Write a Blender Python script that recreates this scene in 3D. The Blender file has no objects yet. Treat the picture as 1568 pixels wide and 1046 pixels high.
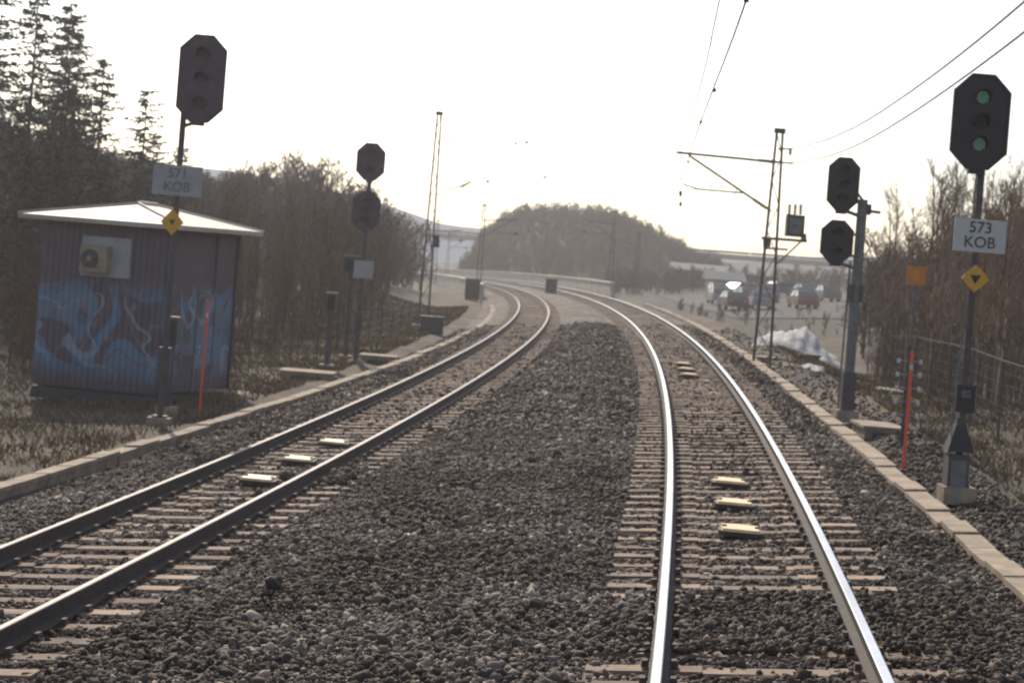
import bpy, math, random
import numpy as np
from mathutils import Matrix, Vector
random.seed(5)
rng = np.random.default_rng(7)
LEAN = math.radians(4.5)          # track cant: the site is modelled in the canted track frame
LM = Matrix.Rotation(LEAN, 4, 'Y')
LN = np.array(LM.to_3x3())
scene = bpy.context.scene
COL = scene.collection

def cR(y): return 5.83-(y-103)**2/1950
def cL(y): return 1.15-(y-112)**2/1650
def sst(t):
    t = np.clip(t, 0, 1); return t*t*(3-2*t)
def wob(x, y):
    return (np.sin(x*1.7+y*.9)+np.sin(x*.8-y*1.3+2)+np.sin(x*3.1+y*2.3+1)*.6+np.sin(-x*2.2+y*3.4)*.5)/3.1

# ------------------------------------------------------------ materials
def new_mat(name):
    m = bpy.data.materials.new(name); m.use_nodes = True
    nt = m.node_tree
    return m, nt, nt.nodes, nt.links, nt.nodes['Principled BSDF']

def mat(name, c, rough=.7, metal=0, var=.3, scale=6, bump=.0, island=0, c2=None):
    m, nt, N, L, B = new_mat(name)
    B.inputs['Roughness'].default_value = rough
    B.inputs['Metallic'].default_value = metal
    tc = N.new('ShaderNodeTexCoord')
    no = N.new('ShaderNodeTexNoise'); no.inputs['Scale'].default_value = scale
    no.inputs['Detail'].default_value = 6; no.inputs['Roughness'].default_value = .65
    L.new(tc.outputs['Object'], no.inputs['Vector'])
    r = N.new('ShaderNodeValToRGB')
    a = [v*(1-var) for v in c]; b = [v*(1+var) for v in (c2 or c)]
    r.color_ramp.elements[0].position = .32; r.color_ramp.elements[1].position = .68
    r.color_ramp.elements[0].color = (*a, 1); r.color_ramp.elements[1].color = (*b, 1)
    L.new(no.outputs['Fac'], r.inputs['Fac'])
    out = r.outputs['Color']
    if island:
        g = N.new('ShaderNodeNewGeometry')
        mr = N.new('ShaderNodeMapRange'); mr.inputs['To Min'].default_value = 1-island; mr.inputs['To Max'].default_value = 1+island
        L.new(g.outputs['Random Per Island'], mr.inputs['Value'])
        mx = N.new('ShaderNodeVectorMath'); mx.operation = 'SCALE'
        L.new(out, mx.inputs[0]); L.new(mr.outputs['Result'], mx.inputs['Scale'])
        out = mx.outputs['Vector']
    L.new(out, B.inputs['Base Color'])
    if bump:
        bp = N.new('ShaderNodeBump'); bp.inputs['Strength'].default_value = bump
        n2 = N.new('ShaderNodeTexNoise'); n2.inputs['Scale'].default_value = scale*6; n2.inputs['Detail'].default_value = 4
        L.new(tc.outputs['Object'], n2.inputs['Vector'])
        L.new(n2.outputs['Fac'], bp.inputs['Height']); L.new(bp.outputs['Normal'], B.inputs['Normal'])
    return m

M_black = mat('signal_black', (.032, .028, .033), .65, var=.25, scale=4)
M_blackL = mat('signal_black_veiled', (.085, .062, .078), .7, var=.25, scale=4)  # signal black lifted in colour to imitate the glare veil on the left
M_lens = mat('dark_lens', (.03, .035, .035), .3, var=.1)
M_steel = mat('galvanised_steel', (.17, .165, .16), .65, .1, var=.25, scale=8)
M_dsteel = mat('dark_steel', (.085, .073, .07), .7, .0, var=.3, scale=8)
M_white = mat('white_plate', (.55, .54, .51), .6, var=.1, scale=3)
M_grey = mat('grey_plate', (.36, .34, .34), .6, var=.12, scale=3)
M_yellow = mat('yellow_plate', (.68, .34, .035), .55, var=.12, scale=5)
M_orange = mat('orange_plate', (.62, .22, .02), .5, var=.1, scale=5)
M_red = mat('stake_red', (.85, .1, .03), .5, var=.12, scale=5)
M_conc = mat('concrete', (.33, .25, .175), .9, var=.35, scale=3, bump=.3)
M_sleeper = mat('sleeper_concrete', (.26, .185, .13), .9, var=.4, scale=2.5, bump=.3, island=.35)
M_rust = mat('rust', (.08, .05, .035), .8, var=.4, scale=10, bump=.2)
M_railtop = mat('rail_running_surface', (.55, .55, .58), .27, 1.0, var=.1, scale=2)
M_railtopL = mat('rail_running_surface_dull', (.13, .115, .11), .6, 1.0, var=.2, scale=2)
M_railside = mat('rail_side', (.055, .038, .03), .85, 0, var=.35, scale=9)
M_balise = mat('balise_yellow', (.8, .56, .28), .5, var=.15, scale=6)
M_glass = mat('car_glass', (.02, .025, .03), .12, var=.1)
M_tyre = mat('tyre', (.02, .02, .02), .8, var=.1)
M_roof = mat('roof_metal', (.46, .38, .3), .6, 0, var=.2, scale=1.5)
M_twig = mat('bare_twigs', (.14, .088, .06), .95, var=.35, scale=.4, island=.45)
M_twigd = mat('bare_twigs_distant_hazed', (.115, .08, .066), .95, var=.3, scale=.12, island=.4)  # greyer than near twigs: distance haze put into the base colour
M_birch = mat('birch_bark', (.21, .14, .095), .85, var=.4, scale=3, island=.5)
M_needle = mat('spruce_needles', (.085, .09, .08), .9, var=.35, scale=.8, island=.5)  # needle tone lightened, standing in for the bright veil over the left trees
M_snow = mat('dirty_snow', (.42, .40, .38), .85, var=.5, scale=2.2, bump=.4)
M_asph = mat('asphalt', (.05, .043, .038), .95, var=.35, scale=.4, bump=.1)
M_grass = mat('dry_grass', (.18, .12, .06), .95, var=.35, scale=.5, island=.5)
M_wire = mat('wire', (.06, .06, .065), .5, .5, var=.1)
M_par = mat('parapet_concrete', (.52, .45, .36), .85, var=.18, scale=.8, bump=.1)
M_bridge = mat('bridge_concrete', (.12, .12, .135), .85, var=.15, scale=.1)
M_haze = mat('distant_forest_hazed', (.13, .16, .21), 1, var=.12, scale=.02)  # bluish aerial haze baked into the far hill's base colour

def green_mat():
    m, nt, N, L, B = new_mat('green_lamp')
    B.inputs['Base Color'].default_value = (.05, .12, .09, 1)
    B.inputs['Emission Color'].default_value = (.12, .38, .26, 1)
    B.inputs['Emission Strength'].default_value = .13
    return m
M_green = green_mat()

def ground_mat():
    m, nt, N, L, B = new_mat('ground_dry_earth')
    B.inputs['Roughness'].default_value = .95
    tc = N.new('ShaderNodeTexCoord')
    n1 = N.new('ShaderNodeTexNoise'); n1.inputs['Scale'].default_value = .35; n1.inputs['Detail'].default_value = 8
    n2 = N.new('ShaderNodeTexNoise'); n2.inputs['Scale'].default_value = 9; n2.inputs['Detail'].default_value = 6
    for n in (n1, n2): L.new(tc.outputs['Object'], n.inputs['Vector'])
    r = N.new('ShaderNodeValToRGB')
    e = r.color_ramp.elements
    e[0].position = .35; e[0].color = (.045, .032, .022, 1)
    e[1].position = .68; e[1].color = (.15, .105, .06, 1)
    k = e.new(.5); k.color = (.085, .06, .038, 1)
    L.new(n1.outputs['Fac'], r.inputs['Fac'])
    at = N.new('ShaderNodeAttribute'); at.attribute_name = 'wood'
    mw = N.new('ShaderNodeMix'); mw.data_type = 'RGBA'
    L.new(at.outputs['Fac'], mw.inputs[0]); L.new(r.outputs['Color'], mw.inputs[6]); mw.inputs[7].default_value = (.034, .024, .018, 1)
    mr = N.new('ShaderNodeMapRange'); mr.inputs['To Min'].default_value = .5; mr.inputs['To Max'].default_value = 1.5
    L.new(n2.outputs['Fac'], mr.inputs['Value'])
    mx = N.new('ShaderNodeVectorMath'); mx.operation = 'SCALE'
    L.new(mw.outputs[2], mx.inputs[0]); L.new(mr.outputs['Result'], mx.inputs['Scale'])
    L.new(mx.outputs['Vector'], B.inputs['Base Color'])
    bp = N.new('ShaderNodeBump'); bp.inputs['Strength'].default_value = .6; bp.inputs['Distance'].default_value = .1
    L.new(n2.outputs['Fac'], bp.inputs['Height']); L.new(bp.outputs['Normal'], B.inputs['Normal'])
    return m
M_ground = ground_mat()

def ballast_mat(name, island):
    m, nt, N, L, B = new_mat(name)
    B.inputs['Roughness'].default_value = .88
    tc = N.new('ShaderNodeTexCoord')
    r = N.new('ShaderNodeValToRGB'); e = r.color_ramp.elements
    e[0].position = 0; e[0].color = (.045, .034, .027, 1)
    e[1].position = 1; e[1].color = (.56, .47, .39, 1)
    k = e.new(.5); k.color = (.115, .09, .071, 1)
    k = e.new(.88); k.color = (.20, .162, .13, 1)
    bp = N.new('ShaderNodeBump')
    if island:
        g = N.new('ShaderNodeNewGeometry'); L.new(g.outputs['Random Per Island'], r.inputs['Fac'])
        n3 = N.new('ShaderNodeTexNoise'); n3.inputs['Scale'].default_value = 60
        L.new(tc.outputs['Object'], n3.inputs['Vector']); L.new(n3.outputs['Fac'], bp.inputs['Height'])
        bp.inputs['Strength'].default_value = .2
    else:
        v = N.new('ShaderNodeTexVoronoi'); v.inputs['Scale'].default_value = 16
        L.new(tc.outputs['Object'], v.inputs['Vector'])
        s = N.new('ShaderNodeSeparateColor'); L.new(v.outputs['Color'], s.inputs['Color'])
        L.new(s.outputs['Red'], r.inputs['Fac'])
        L.new(v.outputs['Distance'], bp.inputs['Height']); bp.invert = True
        bp.inputs['Strength'].default_value = .9; bp.inputs['Distance'].default_value = .05
    L.new(bp.outputs['Normal'], B.inputs['Normal'])
    n1 = N.new('ShaderNodeTexNoise'); n1.inputs['Scale'].default_value = .45; n1.inputs['Detail'].default_value = 5
    L.new(tc.outputs['Object'], n1.inputs['Vector'])
    r2 = N.new('ShaderNodeValToRGB'); e = r2.color_ramp.elements
    e[0].position = .42; e[0].color = (.48, .38, .31, 1); e[1].position = .6; e[1].color = (1.05, 1.0, .96, 1)
    L.new(n1.outputs['Fac'], r2.inputs['Fac'])
    mx = N.new('ShaderNodeVectorMath'); mx.operation = 'MULTIPLY'
    L.new(r.outputs['Color'], mx.inputs[0]); L.new(r2.outputs['Color'], mx.inputs[1])
    L.new(mx.outputs['Vector'], B.inputs['Base Color'])
    return m
M_ball = ballast_mat('ballast_gravel', False)
M_stone = ballast_mat('ballast_stone', True)

def graffiti_mat():
    m, nt, N, L, B = new_mat('painted_boards_graffiti')
    B.inputs['Roughness'].default_value = .8
    tc = N.new('ShaderNodeTexCoord')
    sx = N.new('ShaderNodeSeparateXYZ'); L.new(tc.outputs['Object'], sx.inputs[0])
    base = N.new('ShaderNodeTexNoise'); base.inputs['Scale'].default_value = 3; L.new(tc.outputs['Object'], base.inputs['Vector'])
    rb = N.new('ShaderNodeValToRGB'); rb.color_ramp.elements[0].color = (.115, .088, .10, 1); rb.color_ramp.elements[1].color = (.16, .125, .14, 1)
    L.new(base.outputs['Fac'], rb.inputs['Fac'])
    cur = rb.outputs['Color']
    def band(zc, hw):
        s = N.new('ShaderNodeMath'); s.operation = 'SUBTRACT'; L.new(sx.outputs['Z'], s.inputs[0]); s.inputs[1].default_value = zc
        a = N.new('ShaderNodeMath'); a.operation = 'ABSOLUTE'; L.new(s.outputs[0], a.inputs[0])
        mr = N.new('ShaderNodeMapRange'); mr.inputs['From Min'].default_value = hw; mr.inputs['From Max'].default_value = hw-.45
        L.new(a.outputs[0], mr.inputs['Value']); return mr.outputs['Result']
    bd = band(1.5, 1.1)
    for (sc, off, w, colr) in ((.75, 3.1, .09, (.15, .26, .37, 1)), (.6, 9.7, .06, (.13, .21, .31, 1)), (.9, 15.2, .022, (.26, .17, .19, 1)), (.8, 21.5, .016, (.09, .09, .12, 1)), (.7, 33.3, .018, (.28, .35, .40, 1))):
        mp = N.new('ShaderNodeMapping'); mp.inputs['Location'].default_value = (off, off*.7, off*1.3)
        L.new(tc.outputs['Object'], mp.inputs['Vector'])
        n = N.new('ShaderNodeTexNoise'); n.inputs['Scale'].default_value = sc; n.inputs['Detail'].default_value = .5; n.inputs['Distortion'].default_value = .8
        L.new(mp.outputs['Vector'], n.inputs['Vector'])
        s = N.new('ShaderNodeMath'); s.operation = 'SUBTRACT'; L.new(n.outputs['Fac'], s.inputs[0]); s.inputs[1].default_value = .5
        a = N.new('ShaderNodeMath'); a.operation = 'ABSOLUTE'; L.new(s.outputs[0], a.inputs[0])
        mr = N.new('ShaderNodeMapRange'); mr.inputs['From Min'].default_value = w; mr.inputs['From Max'].default_value = w-.014
        L.new(a.outputs[0], mr.inputs['Value'])
        f = N.new('ShaderNodeMath'); f.operation = 'MULTIPLY'; L.new(mr.outputs['Result'], f.inputs[0]); L.new(bd, f.inputs[1])
        f2 = N.new('ShaderNodeMath'); f2.operation = 'MULTIPLY'; L.new(f.outputs[0], f2.inputs[0]); f2.inputs[1].default_value = .8
        mx = N.new('ShaderNodeMix'); mx.data_type = 'RGBA'
        L.new(f2.outputs[0], mx.inputs[0]); L.new(cur, mx.inputs[6]); mx.inputs[7].default_value = colr
        cur = mx.outputs[2]
    L.new(cur, B.inputs['Base Color'])
    return m
M_graf = graffiti_mat()

# ------------------------------------------------------------ mesh builder
class MB:
    def __init__(s): s.v = []; s.f = []; s.m = []; s.mats = []
    def mi(s, m):
        if m not in s.mats: s.mats.append(m)
        return s.mats.index(m)
    def add(s, vs, fs, m):
        o = len(s.v); s.v += [tuple(v) for v in vs]; k = s.mi(m)
        for f in fs: s.f.append(tuple(i+o for i in f)); s.m.append(k)
    def box(s, c, d, m, M=None, top=1.0):
        x, y, z = [q/2 for q in d]
        vs = [Vector((sx*x*(top if sz > 0 else 1), sy*y*(top if sz > 0 else 1), sz*z)) for sz in (-1, 1) for sy in (-1, 1) for sx in (-1, 1)]
        if M is not None: vs = [M @ v for v in vs]
        vs = [v+Vector(c) for v in vs]
        s.add(vs, [(0, 2, 3, 1), (4, 5, 7, 6), (0, 1, 5, 4), (2, 6, 7, 3), (0, 4, 6, 2), (1, 3, 7, 5)], m)
    def tube(s, p0, p1, r0, m, r1=None, n=8, cap=True):
        r1 = r0 if r1 is None else r1
        p0 = Vector(p0); p1 = Vector(p1); d = (p1-p0).normalized()
        u = d.orthogonal().normalized(); w = d.cross(u)
        vs = []
        for p, r in ((p0, r0), (p1, r1)):
            for i in range(n):
                a = 2*math.pi*i/n; vs.append(p+u*math.cos(a)*r+w*math.sin(a)*r)
        fs = [(i, (i+1) % n, n+(i+1) % n, n+i) for i in range(n)]
        if cap: fs += [tuple(range(n))[::-1], tuple(range(n, 2*n))]
        s.add(vs, fs, m)
    def path(s, pts, r, m, n=6):
        for a, b in zip(pts[:-1], pts[1:]): s.tube(a, b, r, m, n=n)
    def prism(s, poly, y0, y1, m):
        n = len(poly)
        vs = [(x, y0, z) for x, z in poly]+[(x, y1, z) for x, z in poly]
        s.add(vs, [tuple(range(n)), tuple(range(n, 2*n))[::-1]]+[(i, n+i, n+(i+1) % n, (i+1) % n) for i in range(n)], m)
    def hood(s, c, r, ln, m, thick=.012):
        x, y, z = c; n = 10; vs = []
        for k in range(n+1):
            a = math.radians(-20+220*k/n)
            l2 = ln*(.55+.45*max(0, math.sin(a)))
            for rr in (r, r+thick):
                vs.append((x+rr*math.cos(a), y, z+rr*math.sin(a))); vs.append((x+rr*math.cos(a), y-l2, z+rr*math.sin(a)))
        fs = []
        for k in range(n):
            o = 4*k; p = o+4
            fs += [(o, o+1, p+1, p), (o+2, p+2, p+3, o+3), (o+1, o+3, p+3, p+1)]
        s.add(vs, fs, m)
    def obj(s, name, parent=None, site=False, smooth=False, link=True):
        me = bpy.data.meshes.new(name); me.from_pydata(s.v, [], s.f)
        for m in s.mats: me.materials.append(m)
        me.polygons.foreach_set('material_index', s.m)
        if smooth: me.polygons.foreach_set('use_smooth', [True]*len(s.f))
        me.update()
        ob = bpy.data.objects.new(name, me); COL.objects.link(ob)
        if parent:
            ob.parent = parent
            if site: ob.matrix_parent_inverse = parent.matrix_basis.inverted()
        return ob

def group(name, loc, yaw=0.0):
    e = bpy.data.objects.new(name, None); COL.objects.link(e)
    e.empty_display_size = .3
    e.matrix_basis = Matrix.Translation(loc) @ LM @ Matrix.Rotation(yaw, 4, 'Z')
    return e

def tri_mesh(name, V, F, m, link=True, smooth=False, attr=None):
    me = bpy.data.meshes.new(name)
    V = np.asarray(V, dtype=np.float32); F = np.asarray(F, dtype=np.int32)
    k = F.shape[1]
    me.vertices.add(len(V)); me.vertices.foreach_set('co', V.ravel())
    me.loops.add(F.size); me.loops.foreach_set('vertex_index', F.ravel())
    me.polygons.add(len(F)); me.polygons.foreach_set('loop_start', np.arange(0, F.size, k, dtype=np.int32))
    me.polygons.foreach_set('loop_total', np.full(len(F), k, dtype=np.int32))
    if smooth: me.polygons.foreach_set('use_smooth', np.ones(len(F), dtype=bool))
    me.materials.append(m); me.update(calc_edges=True)
    if attr is not None:
        at = me.attributes.new('wood', 'FLOAT', 'POINT'); at.data.foreach_set('value', np.asarray(attr, dtype=np.float32))
    if not link: return me
    ob = bpy.data.objects.new(name, me); COL.objects.link(ob); return ob

# ------------------------------------------------------------ terrain
def hillf(x, y):
    p = np.interp(x, [-11, -7, -5, -1.6, 2, 7, 16, 24, 29, 34], [0, 1.5, 5.4, 8.2, 9.4, 9.7, 9.0, 5.6, 2.0, 0])
    return p*np.exp(-((y-350)/47)**4)
def gz(x, y, want_wood=False):
    x = np.asarray(x, float); y = np.asarray(y, float)
    yc = np.clip(y, -20, 330)
    a = x-cL(yc); b = x-cR(yc)
    z = np.full(np.broadcast(x, y).shape, -.52)
    out = np.maximum(sst((-a-2.9)/.8), sst((b-2.5)/.8))
    z = z+.17*out
    z = z+.05*wob(x*.6, y*.5)*out
    z = z+3.2*sst((-11.2-x)/9)*sst((125-y)/30)
    z = z+3.6*sst((-x-9)/9)*np.exp(-((y-145)/34)**4)
    z = z+1.2*sst((-x-4)/6)*np.exp(-((y-130)/26)**4)*sst((-a-3.2)/4)
    z = z-1.35*sst((b-3.2)/4.5)*sst((y-38)/25)*sst((500-y)/100)
    hill = hillf(x, y)
    z = z+hill
    z = z-1.2*sst((-a-3.4)/6)*sst((y-165)/30)*sst((400-y)/80)
    z = z+1.6*sst((x-15)/10)*sst((130-y)/40)*sst((y-45)/15)
    if want_wood:
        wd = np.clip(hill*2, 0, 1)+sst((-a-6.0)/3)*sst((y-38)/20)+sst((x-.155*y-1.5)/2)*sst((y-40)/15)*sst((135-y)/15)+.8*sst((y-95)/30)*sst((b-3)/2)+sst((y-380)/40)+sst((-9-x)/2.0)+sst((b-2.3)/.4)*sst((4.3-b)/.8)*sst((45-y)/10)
        return z, np.clip(wd, 0, 1)
    return z

xs = np.unique(np.concatenate([np.linspace(-900, -60, 22), np.linspace(-60, -16, 45), np.linspace(-16, 18, 120), np.linspace(18, 60, 43), np.linspace(60, 900, 22)]))
ys = np.unique(np.concatenate([np.linspace(-30, 10, 12), np.linspace(10, 90, 150), np.linspace(90, 420, 165), np.linspace(420, 2500, 24)]))
X, Y = np.meshgrid(xs, ys)
Z, WD = gz(X, Y, True)
nx, ny = len(xs), len(ys)
idx = np.arange(nx*ny).reshape(ny, nx)
F = np.stack([idx[:-1, :-1], idx[:-1, 1:], idx[1:, 1:], idx[1:, :-1]], -1).reshape(-1, 4)
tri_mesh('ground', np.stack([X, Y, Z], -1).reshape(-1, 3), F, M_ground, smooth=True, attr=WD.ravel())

# ballast bed
def bz(x, y):
    a = x-cL(y); b = x-cR(y)
    z = np.full(np.shape(x), -.215)
    t = np.minimum(a-1.35, -1.35-b)
    z = z+.12*sst(t/.7)*(1-.35*sst((t-1.0)/1.2))
    z = z-.16*sst((-a-1.45)/1.35)-.16*sst((b-1.45)/.95)
    return z+.022*wob(x*3, y*2.4)*np.where((np.abs(a) < 1.35) | (np.abs(b) < 1.35), .4, 1)
yb = np.concatenate([np.arange(3, 60, .15), np.arange(60, 330, .8)])
ts = np.linspace(0, 1, 110)
Yg, Tg = np.meshgrid(yb, ts, indexing='ij')
x0 = cL(Yg)-2.85; x1 = cR(Yg)+2.45
Xg = x0+(x1-x0)*Tg
Zg = bz(Xg, Yg)+rng.uniform(-.012, .012, Xg.shape)
ib = np.arange(Xg.size).reshape(Xg.shape)
F = np.stack([ib[:-1, :-1], ib[:-1, 1:], ib[1:, 1:], ib[1:, :-1]], -1).reshape(-1, 4)
tri_mesh('ballast_bed', np.stack([Xg, Yg, Zg], -1).reshape(-1, 3), F, M_ball)

# stones
def stones(N_, y0, y1, rad, ico, name):
    yy = np.sqrt(rng.uniform(y0**2, y1**2, N_*2)) if y1 < 40 else rng.uniform(y0, y1, N_*2)
    hw = .262*yy+.8
    xx = rng.uniform(-1, 1, N_*2)*hw
    ok = (xx > cL(yy)-2.9) & (xx < cR(yy)+3.6)
    a = xx-cL(yy); b = xx-cR(yy)
    ok &= (b < 2.45) | (b > 2.2) & (rng.random(N_*2) < .35)
    for q in (a, b): ok &= np.abs(np.abs(q)-.7525) > .10
    intr = (np.abs(a) < 1.3) | (np.abs(b) < 1.3)
    ph = np.abs(((yy+.3) % .6)-.3)
    cover = (np.abs(b) < 1.3) & (yy > 14.9) & (yy < 17.3) | (np.abs(a) < 1.2) & (wob(xx*.3, yy*.35) > .75)
    drop = intr & (ph < .15) & ~cover & (rng.random(N_*2) < .84)
    ok &= ~drop
    xx, yy, intr, cover, b = xx[ok][:N_], yy[ok][:N_], intr[ok][:N_], cover[ok][:N_], b[ok][:N_]
    n = len(xx)
    r = rad*np.exp(rng.normal(0, .32, n))
    zz = np.where(b > 2.45, gz(xx, yy), bz(xx, yy))+r*.35-np.where(intr, .006, 0)+np.where(cover, .05, 0)
    if ico:
        g = (1+5**.5)/2
        bv = np.array([(-1, g, 0), (1, g, 0), (-1, -g, 0), (1, -g, 0), (0, -1, g), (0, 1, g), (0, -1, -g), (0, 1, -g), (g, 0, -1), (g, 0, 1), (-g, 0, -1), (-g, 0, 1)])/math.sqrt(1+g*g)
        bf = np.array([(0, 11, 5), (0, 5, 1), (0, 1, 7), (0, 7, 10), (0, 10, 11), (1, 5, 9), (5, 11, 4), (11, 10, 2), (10, 7, 6), (7, 1, 8), (3, 9, 4), (3, 4, 2), (3, 2, 6), (3, 6, 8), (3, 8, 9), (4, 9, 5), (2, 4, 11), (6, 2, 10), (8, 6, 7), (9, 8, 1)])
    else:
        bv = np.array([(1, 0, 0), (-1, 0, 0), (0, 1, 0), (0, -1, 0), (0, 0, 1), (0, 0, -1.)])
        bf = np.array([(0, 2, 4), (2, 1, 4), (1, 3, 4), (3, 0, 4), (2, 0, 5), (1, 2, 5), (3, 1, 5), (0, 3, 5)])
    k = len(bv)
    P = bv[None]+rng.normal(0, .2, (n, k, 3))
    P *= rng.uniform(.5, 1.3, (n, 1, 3))
    q = rng.normal(size=(n, 4)); q /= np.linalg.norm(q, axis=1)[:, None]
    w, x, y, z = q.T
    R = np.stack([1-2*(y*y+z*z), 2*(x*y-z*w), 2*(x*z+y*w), 2*(x*y+z*w), 1-2*(x*x+z*z), 2*(y*z-x*w), 2*(x*z-y*w), 2*(y*z+x*w), 1-2*(x*x+y*y)], -1).reshape(n, 3, 3)
    P = np.einsum('nij,nkj->nki', R, P)*r[:, None, None]
    P += np.stack([xx, yy, zz], -1)[:, None, :]
    F = (bf[None]+(np.arange(n)*k)[:, None, None]).reshape(-1, 3)
    tri_mesh(name, P.reshape(-1, 3), F, M_stone)
stones(98000, 11, 33, .0235, True, 'ballast_stones')
stones(60000, 33, 85, .034, False, 'ballast_stones')

# ------------------------------------------------------------ tracks
def track(c, suffix, topmat, y1):
    ys_ = np.concatenate([np.arange(2, 120, 1.0), np.arange(120, y1, 2.5)])
    def slope(y): return (c(y+.05)-c(y-.05))/.1
    prof = [(-.07, -.172), (.07, -.172), (.07, -.160), (.012, -.135), (.012, -.045), (.036, -.035), (.036, -.006), (.028, 0), (-.028, 0), (-.036, -.006), (-.036, -.035), (-.012, -.045), (-.012, -.135), (-.07, -.160)]
    root = group('railway_track'+suffix, (0, 0, 0))
    mb = MB()
    n = len(prof)
    for side in (-1, 1):
        o = len(mb.v)
        for y in ys_:
            s = slope(y); L_ = math.hypot(1, s)
            for (px, pz) in prof:
                off = side*.7525+px
                mb.v.append((c(y)+off/L_, y-off*s/L_, pz))
        a = mb.mi(M_railside); b = mb.mi(topmat)
        for i in range(len(ys_)-1):
            for j in range(n):
                j2 = (j+1) % n
                mb.f.append((o+i*n+j, o+i*n+j2, o+(i+1)*n+j2, o+(i+1)*n+j)); mb.m.append(b if j in (6, 7, 8) else a)
    mb.obj('rails', root, True)
    mb = MB(); fb = MB()
    y = 9.0
    while y < y1-2:
        s = slope(y); M = Matrix.Rotation(-math.atan(s)+random.uniform(-.006, .006), 4, 'Z')
        cx = c(y)
        z0 = -.182+random.uniform(-.012, .004)
        for (u0, u1, dz) in ((-1.28, -.45, 0), (-.45, .45, -.012), (.45, 1.28, 0)):
            pr = [(-.14, -.2), (.14, -.2), (.105, 0), (-.105, 0)]
            vs = []
            for u in (u0, u1):
                for (p, q) in pr:
                    v = M @ Vector((u, p, q)); vs.append((cx+v.x, y+v.y, z0+v.z+dz))
            mb.add(vs, [(0, 1, 2, 3), (7, 6, 5, 4), (0, 4, 5, 1), (1, 5, 6, 2), (2, 6, 7, 3), (3, 7, 4, 0)], M_sleeper)
        if y < 70:
            for sd in (-1, 1):
                for q in (-.105, .105):
                    v = M @ Vector((sd*.7525+q, 0, 0))
                    fb.box((cx+v.x, y+v.y, -.152), (.055, .12, .045), M_rust, M, top=.7)
        y += .6
    mb.obj('sleepers', root, True); fb.obj('rail_clips', root, True)
    return root
track(cL, '', M_railtopL, 325)
track(cR, '', M_railtop, 325)

def balise(x, y, c):
    s = (c(y+.1)-c(y-.1))/.2
    e = group('balise', (x, y, -.17)); 
    mb = MB(); M = Matrix.Rotation(-math.atan(s), 4, 'Z')
    mb.box((0, 0, .02), (.46, .30, .06), M_dsteel, M)
    mb.box((0, 0, .065), (.40, .46, .03), M_balise, M, top=.93)
    for sx in (-.17, .17):
        v = M @ Vector((sx, 0, 0)); mb.tube((v.x, v.y, .08), (v.x, v.y, .095), .025, M_rust)
    mb.obj('housing', e)
for y in (21.2, 23.5, 25.7): balise(cR(y)-.01, y, cR)
for y in (48.6, 51.0, 53.5): balise(cR(y)-.05, y, cR)
for y in (26.0, 28.5, 31.1): balise(cL(y)+.08, y, cL)

# ------------------------------------------------------------ cable troughs
def sweep_trough(pts, w, name):
    pts = np.array(pts, float); yy = np.arange(pts[0, 1], pts[-1, 1], 1.0)
    co = np.polyfit(pts[:, 1], pts[:, 0], 3)
    mb = MB()
    for y in yy:
        x = np.polyval(co, y+.5); s = np.polyval(co, y+1)-np.polyval(co, y)
        M = Matrix.Rotation(-math.atan(s)+random.uniform(-.025, .025), 4, 'Z')
        z = random.uniform(-.03, .012)
        mb.box((x, y+.5, -.47+z), (w-.06, .99, .3), M_conc, M)
        mb.box((x+random.uniform(-.018, .018), y+.5, -.285+z), (w, .97, .06), M_conc, M)
    mb.obj(name)
sweep_trough([(-7.1, 23), (-6.80, 26.7), (-5.75, 34.5), (-4.87, 41.7), (-3.4, 55), (-2.0, 72), (-1.35, 90), (-1.3, 122)], .28, 'cable_trough')
sweep_trough([(4.4, 14), (4.62, 17.5), (4.95, 21.7), (5.66, 32.9), (6.05, 42.8), (6.9, 57), (7.6, 75), (8.2, 100), (8.2, 125)], .28, 'cable_trough')

# ------------------------------------------------------------ signals
def octa(w, h, cx, cz, k=.3):
    c = w*k; a = w/2; b = h/2
    return [(cx-a, cz-b+c), (cx-a+c, cz-b), (cx+a-c, cz-b), (cx+a, cz-b+c), (cx+a, cz+b-c), (cx+a-c, cz+b), (cx-a+c, cz+b), (cx-a, cz+b-c)]
def head(e, name, x, z, w, h, lamps, m, yf=-.16):
    mb = MB()
    mb.prism(octa(w, h, x, z), yf, yf+.035, m)
    o = octa(w, h, x, z); i = octa(w-.06, h-.06, x, z)
    n = 8; vs = [(p[0], yf-.02, p[1]) for p in o]+[(p[0], yf-.02, p[1]) for p in i]+[(p[0], yf-.001, p[1]) for p in o]+[(p[0], yf-.001, p[1]) for p in i]
    fs = []
    for q in range(n):
        r = (q+1) % n
        fs += [(q, r, n+r, n+q), (q, 2*n+q, 2*n+r, r), (n+q, n+r, 3*n+r, 3*n+q)]
    mb.add(vs, fs, m)
    mb.box((x, yf+.12, z), (w*.42, .16, h*.75), m)
    for dz, lit in lamps:
        r = w*.11
        mb.tube((x, yf-.002, z+dz), (x, yf-.03, z+dz), r, M_green if lit else m, n=16)
        mb.hood((x, yf, z+dz), r*1.2, .22, m)
    mb.obj(name, e)

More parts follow.
